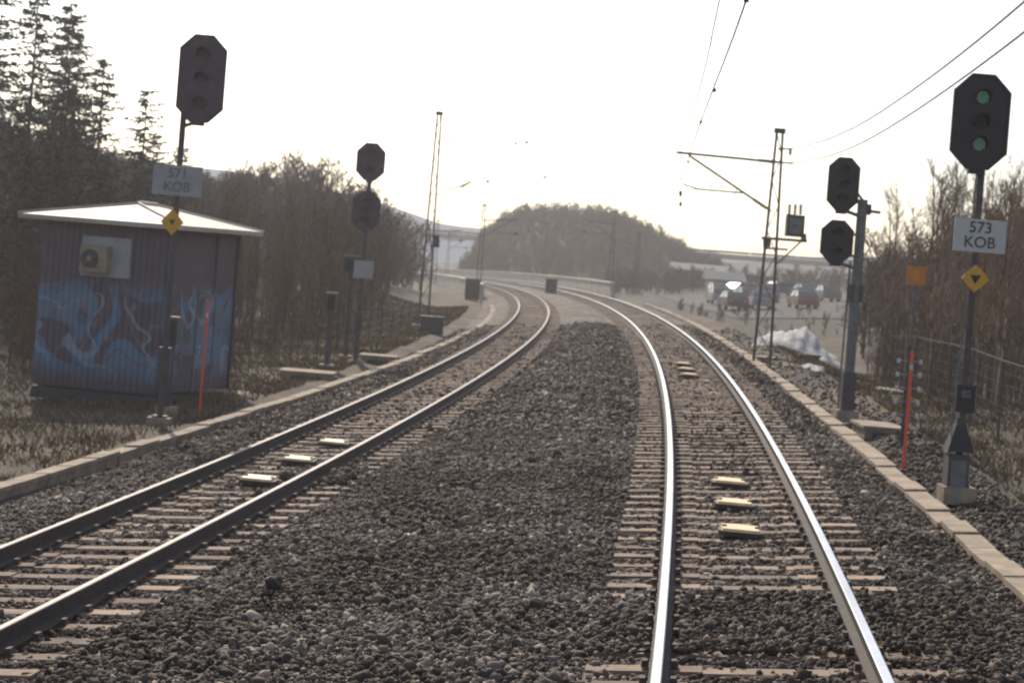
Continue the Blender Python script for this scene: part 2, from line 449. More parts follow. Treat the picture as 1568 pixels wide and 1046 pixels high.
def signal(name, loc, mast_h, mast_r, heads, mt=M_steel, hcol=M_black, box=None):
    e = group(name, loc)
    mb = MB()
    mb.tube((0, 0, 0), (0, 0, mast_h), mast_r, mt, n=10)
    mb.box((0, 0, .06), (.42, .42, .22), M_conc)
    mb.box((0, 0, .19), (.26, .26, .03), mt)
    if box: mb.box((0, .02, box[0]), box[1], M_dsteel)
    for (x, z, w, h, lamps) in heads:
        mb.tube((0, 0, z-h*.3), (x, -.08, z-h*.3), .025, mt); mb.tube((0, 0, z+h*.2 if z+h*.2 < mast_h else mast_h-.02), (x, -.08, z+h*.2), .025, mt)
        mb.tube((0, 0, z-h*.5-.08), (x+.02, -.08, z-h*.5+.03), .035, mt)
        mb.box((x, -.1, z-h*.5-.02), (.2, .12, .07), hcol)
    mb.obj('mast', e)
    for i, hd in enumerate(heads): head(e, 'signal_head_%d' % (i+1), *hd, hcol)
    return e

def text(e, s, x, z, size, yf, m):
    cu = bpy.data.curves.new('txt', 'FONT'); cu.body = s; cu.size = size; cu.align_x = 'CENTER'; cu.align_y = 'CENTER'; cu.offset = .003
    ob = bpy.data.objects.new('txt', cu); COL.objects.link(ob)
    dg = bpy.context.evaluated_depsgraph_get(); dg.update()
    me = bpy.data.meshes.new_from_object(ob.evaluated_get(dg)); bpy.data.objects.remove(ob)
    me.materials.clear(); me.materials.append(m)
    o2 = bpy.data.objects.new('lettering', me); COL.objects.link(o2); o2.parent = e
    o2.matrix_basis = Matrix.Translation((x, yf, z)) @ Matrix.Rotation(math.pi/2, 4, 'X')

e = signal('railway_signal', (-6.45, 37, -.38), 5.75, .055, [(.30, 6.38, .86, 1.6, [(.45, 0), (0, 0), (-.45, 0)])], M_dsteel, M_blackL, (1.2, (.22, .18, .5)))
mb = MB(); mb.box((.0, -.12, 4.5), (.9, .02, .55), M_grey); mb.tube((0, 0, 4.4), (0, -.12, 4.4), .03, M_steel); mb.obj('number_plate', e)
text(e, '571', 0, 4.62, .24, -.133, M_steel); text(e, 'KOB', 0, 4.38, .24, -.133, M_steel)
mb = MB(); mb.prism([(-.03, 3.5), (.18, 3.74), (-.03, 3.98), (-.24, 3.74)], -.16, -.145, M_yellow); mb.prism([(-.09, 3.78), (-.03, 3.68), (.03, 3.78)], -.165, -.162, M_black); mb.obj('diamond_sign', e)
e = signal('railway_signal', (5.70, 26, -.38), 4.35, .045, [(-.10, 4.84, .73, 1.22, [(.31, 1), (0, 0), (-.29, 1)])], M_dsteel, M_black)
mb = MB(); mb.box((.02, -.1, 3.39), (.67, .015, .42), M_white); mb.tube((0, 0, 3.4), (0, -.1, 3.4), .03, M_steel); mb.obj('number_plate', e)
text(e, '573', .02, 3.49, .20, -.112, M_dsteel); text(e, 'KOB', .02, 3.30, .20, -.112, M_dsteel)
mb = MB(); mb.prism([(0, 2.66), (.18, 2.84), (0, 3.02), (-.18, 2.84)], -.12, -.105, M_yellow); mb.prism(octa(.27, .27, 0, 2.84), -.124, -.121, M_yellow); mb.prism([(-.07, 2.885), (0, 2.77), (.07, 2.885)], -.130, -.126, M_black); mb.obj('warning_sign', e)
mb = MB(); mb.box((.0, -.1, 1.3), (.24, .03, .36), M_black); mb.box((-.03, -.02, .92), (.1, .1, .28), M_dsteel)
mb.tube((-.02, 0, .62), (-.02, 0, 1.05), .24, M_black, r1=.05, n=4); mb.box((-.03, 0, .3), (.27, .3, .56), M_dsteel)
mb.box((-.03, -.155, .3), (.2, .012, .42), M_steel)
mb.tube((-.09, 0, 1.5), (-.06, 0, 4.2), .012, M_steel); mb.tube((-.14, -.1, .3), (-.14, -.1, 1.9), .008, M_steel)
mb.obj('mast_foot', e)
text(e, '8S', 0.0, 1.36, .13, -.118, M_steel)
e = signal('railway_signal', (-4.42, 57, -.4), 5.6, .06, [(.0, 5.78, .80, 1.05, [(.25, 0), (-.25, 0)]), (-.02, 4.4, .80, 1.1, [(.28, 0), (0, 0), (-.28, 0)])], M_dsteel, M_blackL, (1.3, (.2, .2, .5)))
mb = MB(); mb.box((.03, -.1, 2.75), (.55, .02, .5), M_grey); mb.tube((0, 0, 2.75), (0, -.1, 2.75), .03, M_steel); mb.obj('number_plate', e)
e = signal('railway_signal', (6.38, 38.7, -.38), 4.2, .1, [(-.42, 4.46, .60, 1.02, [(.28, 0), (0, 0), (-.28, 0)]), (-.46, 3.36, .62, .82, [(.18, 0), (-.18, 0)])], M_steel, M_black, (2.4, (.26, .22, .34)))
mb = MB(); mb.box((0.0, 0, .55), (.24, .3, .7), M_dsteel); mb.tube((0, 0, 4.0), (.35, 0, 3.98), .03, M_steel); mb.box((.1, 0, 4.02), (.12, .16, .2), M_dsteel); mb.tube((-.16, .05, .2), (-.14, .05, 3.0), .018, M_steel); mb.obj('fittings', e)

def post_box(name, loc, h, w=.22, bh=.45):
    e = group(name, loc); mb = MB()
    mb.tube((0, 0, 0), (0, 0, h-bh*.5), .07, M_dsteel); mb.box((0, 0, .08), (.4, .4, .2), M_conc)
    mb.box((0, 0, h-bh/2), (w, .2, bh), M_dsteel); mb.box((0, 0, h+.02), (w+.06, .26, .035), M_steel); mb.box((0, -.106, h-bh/2), (w*.7, .012, bh*.75), M_black); mb.obj('post', e)
post_box('trackside_equipment_post', (-5.05, 55, -.4), 2.1, .26, .5)
post_box('trackside_equipment_post', (-4.95, 60, -.4), 3.1, .55, .5)
post_box('trackside_equipment_post', (-6.75, 39.5, -.38), 1.9, .2, .5)

def slabbox(name, loc, d):
    e = group(name, loc); mb = MB(); mb.box((0, 0, d[2]/2), d, M_conc); mb.box((0, 0, d[2]+.026), (d[0]+.08, d[1]+.08, .05), M_conc); mb.box((0, -d[1]/2-.012, d[2]*.45), (d[0]*.6, .02, d[2]*.5), M_dsteel); mb.obj('concrete_box', e)
slabbox('cable_pit', (-5.2, 51.5, -.46), (1.3, 1.0, .22)); slabbox('cable_pit', (-3.9, 59, -.46), (1.0, .9, .25)); slabbox('cable_pit', (-6.4, 45, -.46), (1.0, .9, .14))
slabbox('cable_pit', (6.5, 36, -.48), (.7, 1.3, .18)); slabbox('cable_pit', (7.6, 62, -.9), (.9, .9, .5))

# ------------------------------------------------------------ hut
e = group('equipment_hut', (-7.5, 42.5, -.42), math.radians(-14))
W, D, H = 2.85, 4.0, 3.72
mb = MB()
mb.box((-W/2, D/2, H/2+.1), (W-.06, D-.06, H-.2), M_graf)
x = -W
while x < -.05:
    mb.box((x+.07, .0, H/2+.12), (.13, .05, H-.24), M_graf); x += .1425
y = 0.05
while y < D-.05:
    if not (1.75 < y < 2.75): mb.box((0.0, y+.07, H/2+.12), (.05, .13, H-.24), M_graf)
    y += .1425
mb.obj('walls', e)
mb = MB(); mb.box((-W/2, D/2, .06), (W+.02, D+.02, .24), M_dsteel); mb.obj('plinth', e)
mb = MB(); o = .42
x0, x1, y0_, y1_ = -W-o, o, -o, D+o
zz = H
vs = [(x0, y0_, zz), (x1, y0_, zz), (x1, y1_, zz), (x0, y1_, zz), (x0, y0_, zz+.1), (x1, y0_, zz+.1), (x1, y1_, zz+.1), (x0, y1_, zz+.1), (-W/2, 1.5, zz+.5), (-W/2, D-1.5, zz+.5)]
mb.add(vs, [(3, 2, 1, 0), (0, 1, 5, 4), (1, 2, 6, 5), (2, 3, 7, 6), (3, 0, 4, 7), (4, 5, 8), (5, 6, 9, 8), (6, 7, 9), (7, 4, 8, 9)], M_roof)
mb.tube((-W/2, 1.5, zz+.52), (-W/2, D-1.5, zz+.52), .05, M_roof)
for (a, b) in (((x0, y0_), (-W/2, 1.5)), ((x1, y0_), (-W/2, 1.5)), ((x1, y1_), (-W/2, D-1.5))):
    mb.tube((a[0], a[1], zz+.11), (b[0], b[1], zz+.52), .03, M_roof)
mb.obj('roof', e)
mb = MB()
mb.box((-1.33, -.06, 3.03), (1.12, .09, .84), M_grey)
mb.box((-1.5, -.2, 2.98), (.62, .28, .55), M_conc); mb.tube((-1.58, -.345, 2.98), (-1.58, -.36, 2.98), .2, M_dsteel, n=20); mb.tube((-1.58, -.36, 2.98), (-1.58, -.375, 2.98), .06, M_conc, n=12)
mb.obj('air_conditioning_unit', e)
mb = MB(); mb.box((.0, 2.32, 1.25), (.06, .92, 2.1), M_graf); mb.box((.0, 2.32, 2.33), (.1, 1.06, .07), M_steel); mb.box((.0, 1.81, 1.25), (.1, .07, 2.1), M_steel); mb.box((.0, 2.83, 1.25), (.1, .07, 2.1), M_steel); mb.box((.05, 2.0, 1.2), (.05, .1, .03), M_white); mb.obj('door', e)
mb = MB(); mb.tube((.06, 3.88, .1), (.06, 3.88, H-.05), .04, M_dsteel); mb.tube((.06, .1, .1), (.06, .1, 2.8), .025, M_dsteel); mb.obj('downpipe', e)

# ------------------------------------------------------------ snow stakes
def stake(loc, h):
    e = group('snow_stake', loc); mb = MB(); mb.tube((0, 0, 0), (0, 0, h), .024, M_red, n=8); mb.tube((0, 0, h*.86), (0, 0, h*.9), .026, M_white, n=8); mb.tube((0, 0, h), (0, 0, h+.03), .024, M_red, r1=.008); mb.box((0, 0, .02), (.1, .1, .05), M_dsteel); mb.obj('stake', e)
stake((5.60, 29, -.36), 1.72); stake((-6.12, 39.6, -.4), 2.25)

e = group('speed_sign', (8.75, 45, -.6)); mb = MB(); mb.tube((0, 0, 0), (0, 0, 3.1), .035, M_steel)
mb.box((0, -.05, 2.9), (.42, .02, .42), M_orange); mb.box((0, -.062, 2.9), (.36, .004, .36), M_orange); mb.obj('sign', e); text(e, '8', 0, 2.9, .32, -.068, M_yellow)

e = group('insulator_post', (6.35, 33, -.36)); mb = MB(); mb.tube((0, 0, 0), (0, 0, 1.65), .035, M_dsteel)
for k in range(5):
    z = .5+k*.22; mb.tube((-.18, -.03, z), (.22, -.03, z), .015, M_steel)
    for xx in (-.16, .2): mb.tube((xx, -.03, z-.03), (xx, -.03, z+.04), .03, M_white)
mb.obj('rack', e)

# ------------------------------------------------------------ catenary masts
def lattice(name, loc, h, w0, w1, mt=M_dsteel, cap=True):
    e = group(name, loc); mb = MB()
    for s in (-1, 1): 
        p0 = Vector((s*w0/2, 0, 0)); p1 = Vector((s*w1/2, 0, h))
        mb.tube(p0, p1, .055, mt, r1=.045, n=4)
    n = int(h/.65); 
    for k in range(n):
        t0 = k/n; t1 = (k+1)/n; s = 1 if k % 2 else -1
        mb.tube((s*(w0+(w1-w0)*t0)/2, 0, h*t0), (-s*(w0+(w1-w0)*t1)/2, 0, h*t1), .017, mt, n=4)
    mb.box((0, 0, .1), (w0+.5, .6, .45), M_conc); mb.box((0, 0, h+.02), (w1+.14, .16, .14), mt)
    mb.obj('lattice_mast', e); return e
def insul(mb, p0, p1):
    p0 = Vector(p0); p1 = Vector(p1); n = 6
    mb.tube(p0, p1, .022, M_dsteel)
    for k in range(n):
        a = p0.lerp(p1, (k+.2)/n); b = p0.lerp(p1, (k+.7)/n); mb.tube(a, b, .065, M_dsteel, r1=.05, n=8)

e = lattice('catenary_mast', (7.12, 58, -.75), 7.05, .5, .17)
mb = MB()
mb.tube((7.62, 58, 5.4), (4.70, 57.9, 5.68), .035, M_steel); insul(mb, (7.55, 58, 5.41), (7.05, 58, 5.46))
mb.tube((7.42, 58, 4.0), (5.05, 57.9, 5.6), .032, M_steel); insul(mb, (7.3, 58, 4.08), (6.9, 58, 4.35))
mb.tube((6.6, 57.9, 4.52), (5.2, 57.9, 4.64), .022, M_steel); mb.tube((6.45, 57.9, 4.66), (6.35, 57.9, 4.45), .012, M_steel)
mb.tube((5.3, 57.9, 4.64), (4.85, 57.9, 4.78), .018, M_steel); mb.box((4.82, 57.9, 4.5), (.08, .05, .14), M_dsteel); mb.box((4.82, 57.9, 4.2), (.07, .05, .12), M_dsteel); mb.tube((4.82, 57.9, 5.65), (4.82, 57.9, 4.2), .008, M_steel)
mb.obj('cantilever', e, True)
mb = MB()
mb.box((8.10, 58, 3.58), (.5, .4, .62), M_dsteel, LM); mb.box((8.1, 57.79, 3.58), (.36, .02, .45), M_steel, LM)
for dx in (-.16, 0, .16): insul(mb, (8.1+dx, 58, 3.9), (8.12+dx, 58, 4.2))
mb.tube((7.15, 58, 3.24), (8.45, 58, 3.14), .04, M_steel); mb.tube((7.2, 58, 2.95), (7.9, 58, 2.9), .03, M_steel); mb.tube((7.6, 58, 2.5), (8.3, 58, 3.15), .025, M_steel)
mb.box((7.3, 58, 3.1), (.2, .15, .25), M_dsteel); mb.box((8.35, 57.95, 3.25), (.14, .14, .2), M_steel)
mb.tube((7.62, 58, 5.79), (7.98, 58, 5.78), .025, M_steel); mb.tube((7.6, 58, 5.4), (8.05, 58, 5.37), .025, M_steel); insul(mb, (7.95, 57.9, 5.6), (7.97, 57.9, 5.8))
mb.obj('transformer_and_arms', e, True)

e = lattice('catenary_mast', (-3.68, 83, -.45), 9.0, .42, .15)
mb = MB()
mb.tube((-2.9, 83, 7.4), (-2.1, 83, 7.4), .02, M_steel); mb.tube((-3.1, 83, 5.2), (-1.9, 83, 5.65), .02, M_steel); insul(mb, (-2.1, 83, 5.5), (-1.7, 83, 5.75))
mb.tube((-3.3, 83, 2.9), (-3.4, 83, 4), .03, M_dsteel); mb.box((-3.1, 83, 3.3), (.25, .2, .5), M_dsteel)
mb.box((-1.0, 83, 5.75), (.12, .05, .1), M_dsteel); mb.box((.15, 83, 7.3), (.1, .05, .08), M_dsteel); mb.box((.6, 83, 7.35), (.12, .05, .1), M_dsteel)
mb.tube((-3.0, 83, 7.55), (.7, 83, 7.33), .006, M_steel); mb.tube((-3.2, 83, 5.45), (.95, 83, 5.95), .006, M_steel); mb.box((1.35, 83, 5.92), (.16, .06, .07), M_dsteel)
mb.tube((.95, 83, 5.95), (1.4, 83, 5.92), .01, M_steel)
mb.obj('cantilever', e, True)
for (x, y, h, sd) in ((-2.6, 150, 6.6, 1), (8.2, 172, 6.6, -1), (-8.2, 210, 6.5, 1), (-9.2, 282, 6, 1), (3.5, 226, 6.4, -1), (11.5, 190, 5, -1)):
    e = lattice('catenary_mast', (x, y, -.8), h+.6, .4, .18)
    mb = MB(); mb.tube((0, 0, h-.5), (sd*2.6, 0, h-.2), .04, M_dsteel); mb.tube((0, 0, h-1.7), (sd*2.2, 0, h-.3), .035, M_dsteel); mb.tube((sd*.8, 0, h-1.3), (sd*2.5, 0, h-1.35), .03, M_dsteel); mb.box((sd*2.5, 0, h-1.3), (.3, .1, .2), M_dsteel)
    mb.obj('cantilever', e)

def wire(name, ctrl, r, sub=14):
    ctrl = [Vector(c) for c in ctrl]; pts = []
    n = len(ctrl)
    for i in range(n-1):
        p0 = ctrl[max(i-1, 0)]; p1 = ctrl[i]; p2 = ctrl[i+1]; p3 = ctrl[min(i+2, n-1)]
        for k in range(sub):
            t = k/sub
            pts.append(.5*((2*p1)+(-p0+p2)*t+(2*p0-5*p1+4*p2-p3)*t*t+(-p0+3*p1-3*p2+p3)*t**3))
    pts.append(ctrl[-1])
    mb = MB(); mb.path(pts, r, M_wire, n=5); return mb.obj(name), pts
e = group('overhead_contact_line', (0, 0, 0))
o1, _ = wire('contact_wire', [(1.25, 8, 5.0), (2.06, 17.8, 5.0), (3.17, 34, 4.98), (4.82, 57.9, 4.85)], .009)
o2, _ = wire('messenger_wire', [(1.3, 8, 6.1), (2.46, 24, 5.78), (3.17, 34, 5.62), (4.82, 57.9, 5.66)], .008)
mb = MB()
for (a, b) in (((2.06, 17.8, 5.0), (2.05, 17.8, 5.9)), ((2.75, 27.5, 4.99), (2.7, 27.5, 5.72)), ((3.17, 34, 4.98), (3.17, 34, 5.62)), ((4.1, 47, 4.9), (4.1, 47, 5.6))):
    mb.tube(a, b, .003, M_wire, n=4); mb.box(a, (.04, .04, .05), M_dsteel)
o3 = mb.obj('droppers')
for o in (o1, o2, o3): o.parent = e; o.matrix_parent_inverse = e.matrix_basis.inverted()
wire('feeder_wire', [(7.98, 58, 5.79), (7.18, 46, 5.38), (6.43, 35, 5.26), (5.56, 22, 5.50), (4.6, 8, 6.2)], .013)
wire('feeder_wire', [(8.02, 58, 5.38), (7.2, 46, 5.0), (6.43, 35, 4.90), (5.56, 22, 5.17), (4.6, 8, 5.8)], .013)

# ------------------------------------------------------------ viaduct parapets, cabinets
def parapet(name, off, c, y0, y1, z0=.62):
    mb = MB(); y = y0
    while y < y1:
        s = (c(y+2)-c(y)); M = Matrix.Rotation(-math.atan(s/2), 4, 'Z')
        mb.box((c(y+1)+off, y+1, (z0-1.0)/2), (.3, 1.97, z0+1.0), M_par, M); mb.box((c(y+1)+off, y+1, z0+.045), (.4, 1.985*math.hypot(1, s/2), .09), M_par, M)
        y += 2*1
    mb.obj(name)
parapet('viaduct_parapet', 2.75, cR, 150, 330)
parapet('viaduct_parapet', -2.75, cL, 140, 300)
def cabinet(loc, d):
    e = group('relay_cabinet', loc); mb = MB()
    mb.box((0, 0, d[2]/2+.15), d, M_dsteel); mb.box((0, 0, d[2]+.19), (d[0]+.1, d[1]+.1, .07), M_dsteel); mb.box((0, 0, .07), (d[0]*.9, d[1]*.9, .15), M_conc)
    for s in (-1, 1): mb.box((s*d[0]*.24, -d[1]/2-.01, d[2]/2+.15), (d[0]*.42, .02, d[2]*.86), M_dsteel)
    mb.obj('cabinet', e)
cabinet((2.85, 150, -.25), (.85, .6, 1.0)); cabinet((-2.75, 138, -.4), (1.0, .7, 1.3)); cabinet((-3.2, 80, -.5), (.9, .5, .6)); cabinet((9.5, 66, -1.6), (.8, .5, .9))

e = group('road_bridge', (0, 0, 0)); mb = MB()
sl = math.tan(math.radians(4.2))
def bzr(x): return 6.25-x*sl
for x in range(-90, 130, 10):
    M = Matrix.Rotation(math.atan(sl), 4, 'Y')
    mb.box((x+5, 430, bzr(x+5)-.6), (10.0, 9, 1.1), M_bridge, M); mb.box((x+5, 425.4, bzr(x+5)+.35), (9.9, .15, .5), M_bridge, M)
    if (x//10) % 2 == 0: mb.tube((x, 430, -3), (x+.6, 430, bzr(x)-.9), .6, M_bridge, n=10)
mb.obj('deck_and_piers', e, True)

def ridge(name, y, pts, m, depth=150):
    xs_ = np.linspace(pts[0][0], pts[-1][0], 90); zt = np.interp(xs_, [p[0] for p in pts], [p[1] for p in pts])
    zt = zt+wob(xs_*.11, xs_*.05)*1.0+rng.uniform(-.5, .5, 90)
    rows = []
    for (dy, k) in ((-depth*.8, 0), (-depth*.4, .55), (-depth*.1, .93), (0, 1), (depth, .1)):
        rows.append(np.stack([xs_, np.full(90, y+dy), -4+(zt+4)*k+(rng.uniform(-1, 1, 90) if 0 < k < 1 else 0)], -1))
    V = np.concatenate(rows); I = np.arange(450).reshape(5, 90)
    F = np.stack([I[:-1, :-1], I[:-1, 1:], I[1:, 1:], I[1:, :-1]], -1).reshape(-1, 4)
    tri_mesh(name, V, F, m, smooth=True)
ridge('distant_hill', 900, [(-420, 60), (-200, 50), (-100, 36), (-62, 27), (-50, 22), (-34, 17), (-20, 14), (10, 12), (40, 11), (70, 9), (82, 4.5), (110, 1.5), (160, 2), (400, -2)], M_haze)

# ------------------------------------------------------------ trees
def seg_tube(V, F, p0, p1, r0, r1, n=3):
    d = p1-p0; d = d/np.linalg.norm(d)
    u = np.cross(d, (0.3, .9, .2)); u /= np.linalg.norm(u); w = np.cross(d, u)
    o = len(V)
    for p, r in ((p0, r0), (p1, r1)):
        for i in range(n):
            a = 2*math.pi*i/n; V.append(p+r*(math.cos(a)*u+math.sin(a)*w))
    for i in range(n):
        j = (i+1) % n; F.append((o+i, o+j, o+n+j)); F.append((o+i, o+n+j, o+n+i))
def twig(V, F, p, d, L_, w):
    s = np.cross(d, rng.normal(size=3)); s /= (np.linalg.norm(s)+1e-6)
    o = len(V); V += [p-s*w/2, p+s*w/2, p+d*L_]; F.append((o, o+1, o+2))
def bare_tree(h, nb=30, nt=10, tw=.03, spread=.3, low=.22, el0=.5, el1=1.05):
    V, F = [], []
    pts = [np.zeros(3)]; n = 7
    for k in range(n): pts.append(pts[-1]+np.array([rng.normal(0, .035)*h/n*2, rng.normal(0, .035)*h/n*2, h/n]))
    r0 = h*.011
    for k in range(n): seg_tube(V, F, pts[k], pts[k+1], r0*(1-k/n*.85), r0*(1-(k+1)/n*.85), 4)
    for b in range(nb):
        t = low+(1-low)*((b+rng.random())/nb)*.97
        q = t*n; i = min(int(q), n-1); p = pts[i]+(pts[i+1]-pts[i])*(q-i)
        az = rng.uniform(0, 6.283); el = rng.uniform(el0, el1)
        d = np.array([math.cos(az)*math.cos(el), math.sin(az)*math.cos(el), math.sin(el)])
        Lb = h*spread*(1.05-t)**.6*rng.uniform(.6, 1.15)+.25
        pp = p; dd = d.copy(); rb = r0*.38*(1.1-t)
        for k in range(3):
            p2 = pp+dd*Lb/3; seg_tube(V, F, pp, p2, rb*(1-k*.28), rb*(1-(k+1)*.28), 3)
            for s in range(nt//3+1):
                f = rng.random(); pa = pp+(p2-pp)*f
                td = dd+rng.normal(0, .45, 3)+np.array([0, 0, .3]); td /= np.linalg.norm(td)
                Lt = Lb*rng.uniform(.18, .42)+.1
                twig(V, F, pa, td, Lt, tw)
                for z_ in range(2):
                    t2 = td+rng.normal(0, .4, 3); t2 /= np.linalg.norm(t2)
                    twig(V, F, pa+td*Lt*rng.uniform(.3, .8), t2, Lt*.6, tw*.7)
            pp = p2; dd = dd+rng.normal(0, .16, 3)+np.array([0, 0, .08]); dd /= np.linalg.norm(dd)
    return np.array(V), np.array(F)
def spruce(h, droop=.35, wid=.2, dens=1.0):
    V, F = [], []
    n = 8
    for k in range(n): seg_tube(V, F, np.array([0, 0, h*k/n]), np.array([0, 0, h*(k+1)/n]), h*.013*(1-k/n*.95), h*.013*(1-(k+1)/n*.95), 5)
    z = h*.08
    while z < h*.985:
        t = z/h
        for b in range(rng.integers(4, 7)):
            if rng.random() < .3: continue
            az = rng.uniform(0, 6.283); L_ = (h*wid*(1-t)**.75+.12)*rng.uniform(.45, 1.3)
            u = np.array([math.cos(az), math.sin(az), 0]); sd = np.array([-u[1], u[0], 0])
            p = np.array([0, 0, z+rng.uniform(-.1, .1)]); m_ = max(3, int(L_/.22)); prev = p
            for k in range(1, m_+1):
                f = k/m_; q = p+u*L_*f+np.array([0, 0, -droop*L_*f*(1.5-f)+.12*L_*f*f])
                seg_tube(V, F, prev, q, .016*(1.1-f)+.004, .016*(1.05-f)+.003, 3); prev = q
                for s in range(int(5*dens)):
                    dd = u*rng.uniform(-.1, 1)+sd*rng.normal(0, .75)+np.array([0, 0, rng.uniform(-.9, .15)]); dd /= np.linalg.norm(dd)
                    twig(V, F, q+u*rng.uniform(-.1, .1), dd, rng.uniform(.16, .42)*(1.15-.5*f), rng.uniform(.06, .12))
        z += rng.uniform(.18, .36)*(.7+.3*(1-t))
    return np.array(V), np.array(F)

def place(name, me, loc, s, rot):
    ob = bpy.data.objects.new(name, me); COL.objects.link(ob)
    ob.matrix_basis = Matrix.Translation(loc) @ LM @ Matrix.Rotation(rot, 4, 'Z') @ Matrix.Scale(s, 4)
    return ob
def gzz(x, y): return float(gz(np.array([x]), np.array([y]))[0])

sp = [tri_mesh('spruce_mesh', *spruce(11, w_, wd), M_needle, link=False) for w_, wd in ((.3, .23), (.2, .28), (.4, .21))]
for i, (x, y, zt) in enumerate([(-17.6, 68, 15.5), (-15.35, 71, 11.2), (-14.05, 70, 9.8), (-12.75, 71, 8.7), (-16.5, 63, 13.2), (-18.6, 72, 16), (-16.6, 78, 11.4), (-13.4, 76, 7.4), (-17.4, 80, 13), (-15.6, 60, 9.5), (-14.8, 66, 8.2), (-16.3, 70, 12.4), (-18.5, 64, 12.5), (-12.2, 75, 6.8)]):
    g = gzz(x, y); h = (zt-g)/math.cos(LEAN); place('spruce_tree', sp[i % 3], (x-h*math.sin(LEAN), y, g), h/11, i*1.7)

bt = [bare_tree(7.5, 32, 9, .018, .2, .25, .75, 1.2) for _ in range(5)]
btm = [tri_mesh('bare_tree_mesh', v, f, M_birch, link=False) for v, f in bt]
far = [bare_tree(6, 22, 8, .11, .36, .08) for _ in range(4)]
mid = [bare_tree(6, 26, 9, .05, .32, .06) for _ in range(4)]
thin = [bare_tree(6, 22, 7, .03, .22, .15, .75, 1.2) for _ in range(4)]
def mass(name, protos, items, m):
    Vs, Fs, o = [], [], 0
    for (x, y, z, s, sz) in items:
        V, F = protos[rng.integers(len(protos))]
        a = rng.uniform(0, 6.283); R = np.array([[math.cos(a), -math.sin(a), 0], [math.sin(a), math.cos(a), 0], [0, 0, 1]])
        P = (V*np.array([s, s, sz])) @ R.T @ LN.T+np.array([x, y, z-.1])
        Vs.append(P); Fs.append(F+o); o += len(V)
    tri_mesh(name, np.concatenate(Vs), np.concatenate(Fs), m)
BR = np.array([-.26, -.20, -.156, -.146, -.13, -.114, -.098, -.085, -.072, -.059, -.046, -.02])
EL_ = np.array([.075, .052, .041, .041, .048, .052, .051, .046, .032, .022, .016, .012])
def scatter(n, xr, yr, s0, s1, cond=None, canopy=False, protoh=6.0):
    out = []; tries = 0
    while len(out) < n and tries < n*30:
        tries += 1
        x = rng.uniform(*xr); y = rng.uniform(*yr)
        if cond and not cond(x, y): continue
        s = rng.uniform(s0, s1); sz = s*rng.uniform(.85, 1.15); g = gzz(x, y)
        if canopy:
            lim = 2.76+np.interp(x/y, BR, EL_)*y*rng.uniform(.84, 1.0)-g
            if lim < .8: continue
            if protoh*sz > lim: k = lim/(protoh*sz); sz *= k; s *= max(k, .6)
        out.append((x, y, g, s, sz))
    return out
mass('distant_woodland', far, scatter(650, (-8, 33), (295, 385), .40, .62, lambda x, y: hillf(x, y) > .35), M_twigd)
mass('distant_woodland', far, scatter(650, (-8, 33), (290, 345), .38, .58, lambda x, y: hillf(x, y) > .2), M_twigd)
mass('hillside_woodland', mid, scatter(560, (-44, -7), (98, 178), .7, 1.25, lambda x, y: x < cL(y)-6.5, True), M_twigd)
mass('thicket', thin, scatter(190, (-20, -5), (72, 100), .5, .95, lambda x, y: x < cL(y)-7.2, True), M_twig)
mass('undergrowth', mid, scatter(130, (-22, -10.8), (40, 62), .22, .5), M_twig)
mass('undergrowth', thin, scatter(90, (-11, -5.5), (50, 72), .16, .36, lambda x, y: x < cL(y)-5), M_twig)
mass('distant_woodland', far, scatter(170, (9, 26), (215, 290), .22, .5, lambda x, y: .045*y < x < .09*y), M_twigd)
mass('distant_woodland', far, scatter(300, (18, 75), (222, 270), .3, .5, lambda x, y: x > .082*y), M_twigd)
mass('undergrowth', far, scatter(110, (9, 30), (100, 160), .06, .17, lambda x, y: x > .08*y), M_twig)
mass('woodland', mid, scatter(300, (14, 42), (78, 135), .6, .90, lambda x, y: x > .155*y+1.4+max(0, (y-100)*.06)), M_twig)
mass('undergrowth', thin, scatter(200, (8.6, 17), (42, 75), .18, .42, lambda x, y: x > .147*y+2.0), M_twig)
mass('distant_woodland', far, scatter(200, (-60, -16), (180, 300), .6, 1.0, lambda x, y: x < cL(y)-9, True), M_twigd)
pl = [(9.9, 45), (10.8, 47), (11.7, 44.5), (12.3, 49), (11.2, 52), (10.4, 50.5), (13.0, 53), (11.9, 57), (13.9, 58), (12.6, 61), (14.8, 63), (15.4, 56), (13.6, 66), (16.0, 68), (14.6, 70), (9.3, 41), (10.2, 40), (12.9, 46.5), (14.2, 51), (17, 64), (15.6, 73), (12.0, 65), (11.0, 60), (9.4, 36.5), (16.5, 60), (10.9, 42.5), (10.6, 54.5), (11.6, 48), (12.9, 56), (13.3, 62.5), (14.1, 67), (10.3, 43.5), (15.0, 60), (11.5, 54), (12.4, 51), (9.8, 38.5), (9.0, 39.5), (9.7, 47.5), (10.0, 41.8), (11.3, 46), (8.9, 37.5), (13.4, 50)]
for i, (x, y) in enumerate(pl):
    ztop = 2.76+(118+random.uniform(-30, 26))*y/3100-(.0 if x/y > .2 else .7)
    g = gzz(x, y); h = ztop-g; place('birch_tree', btm[i % 5], (x, y, g-.05), h/7.5, i*2.1)

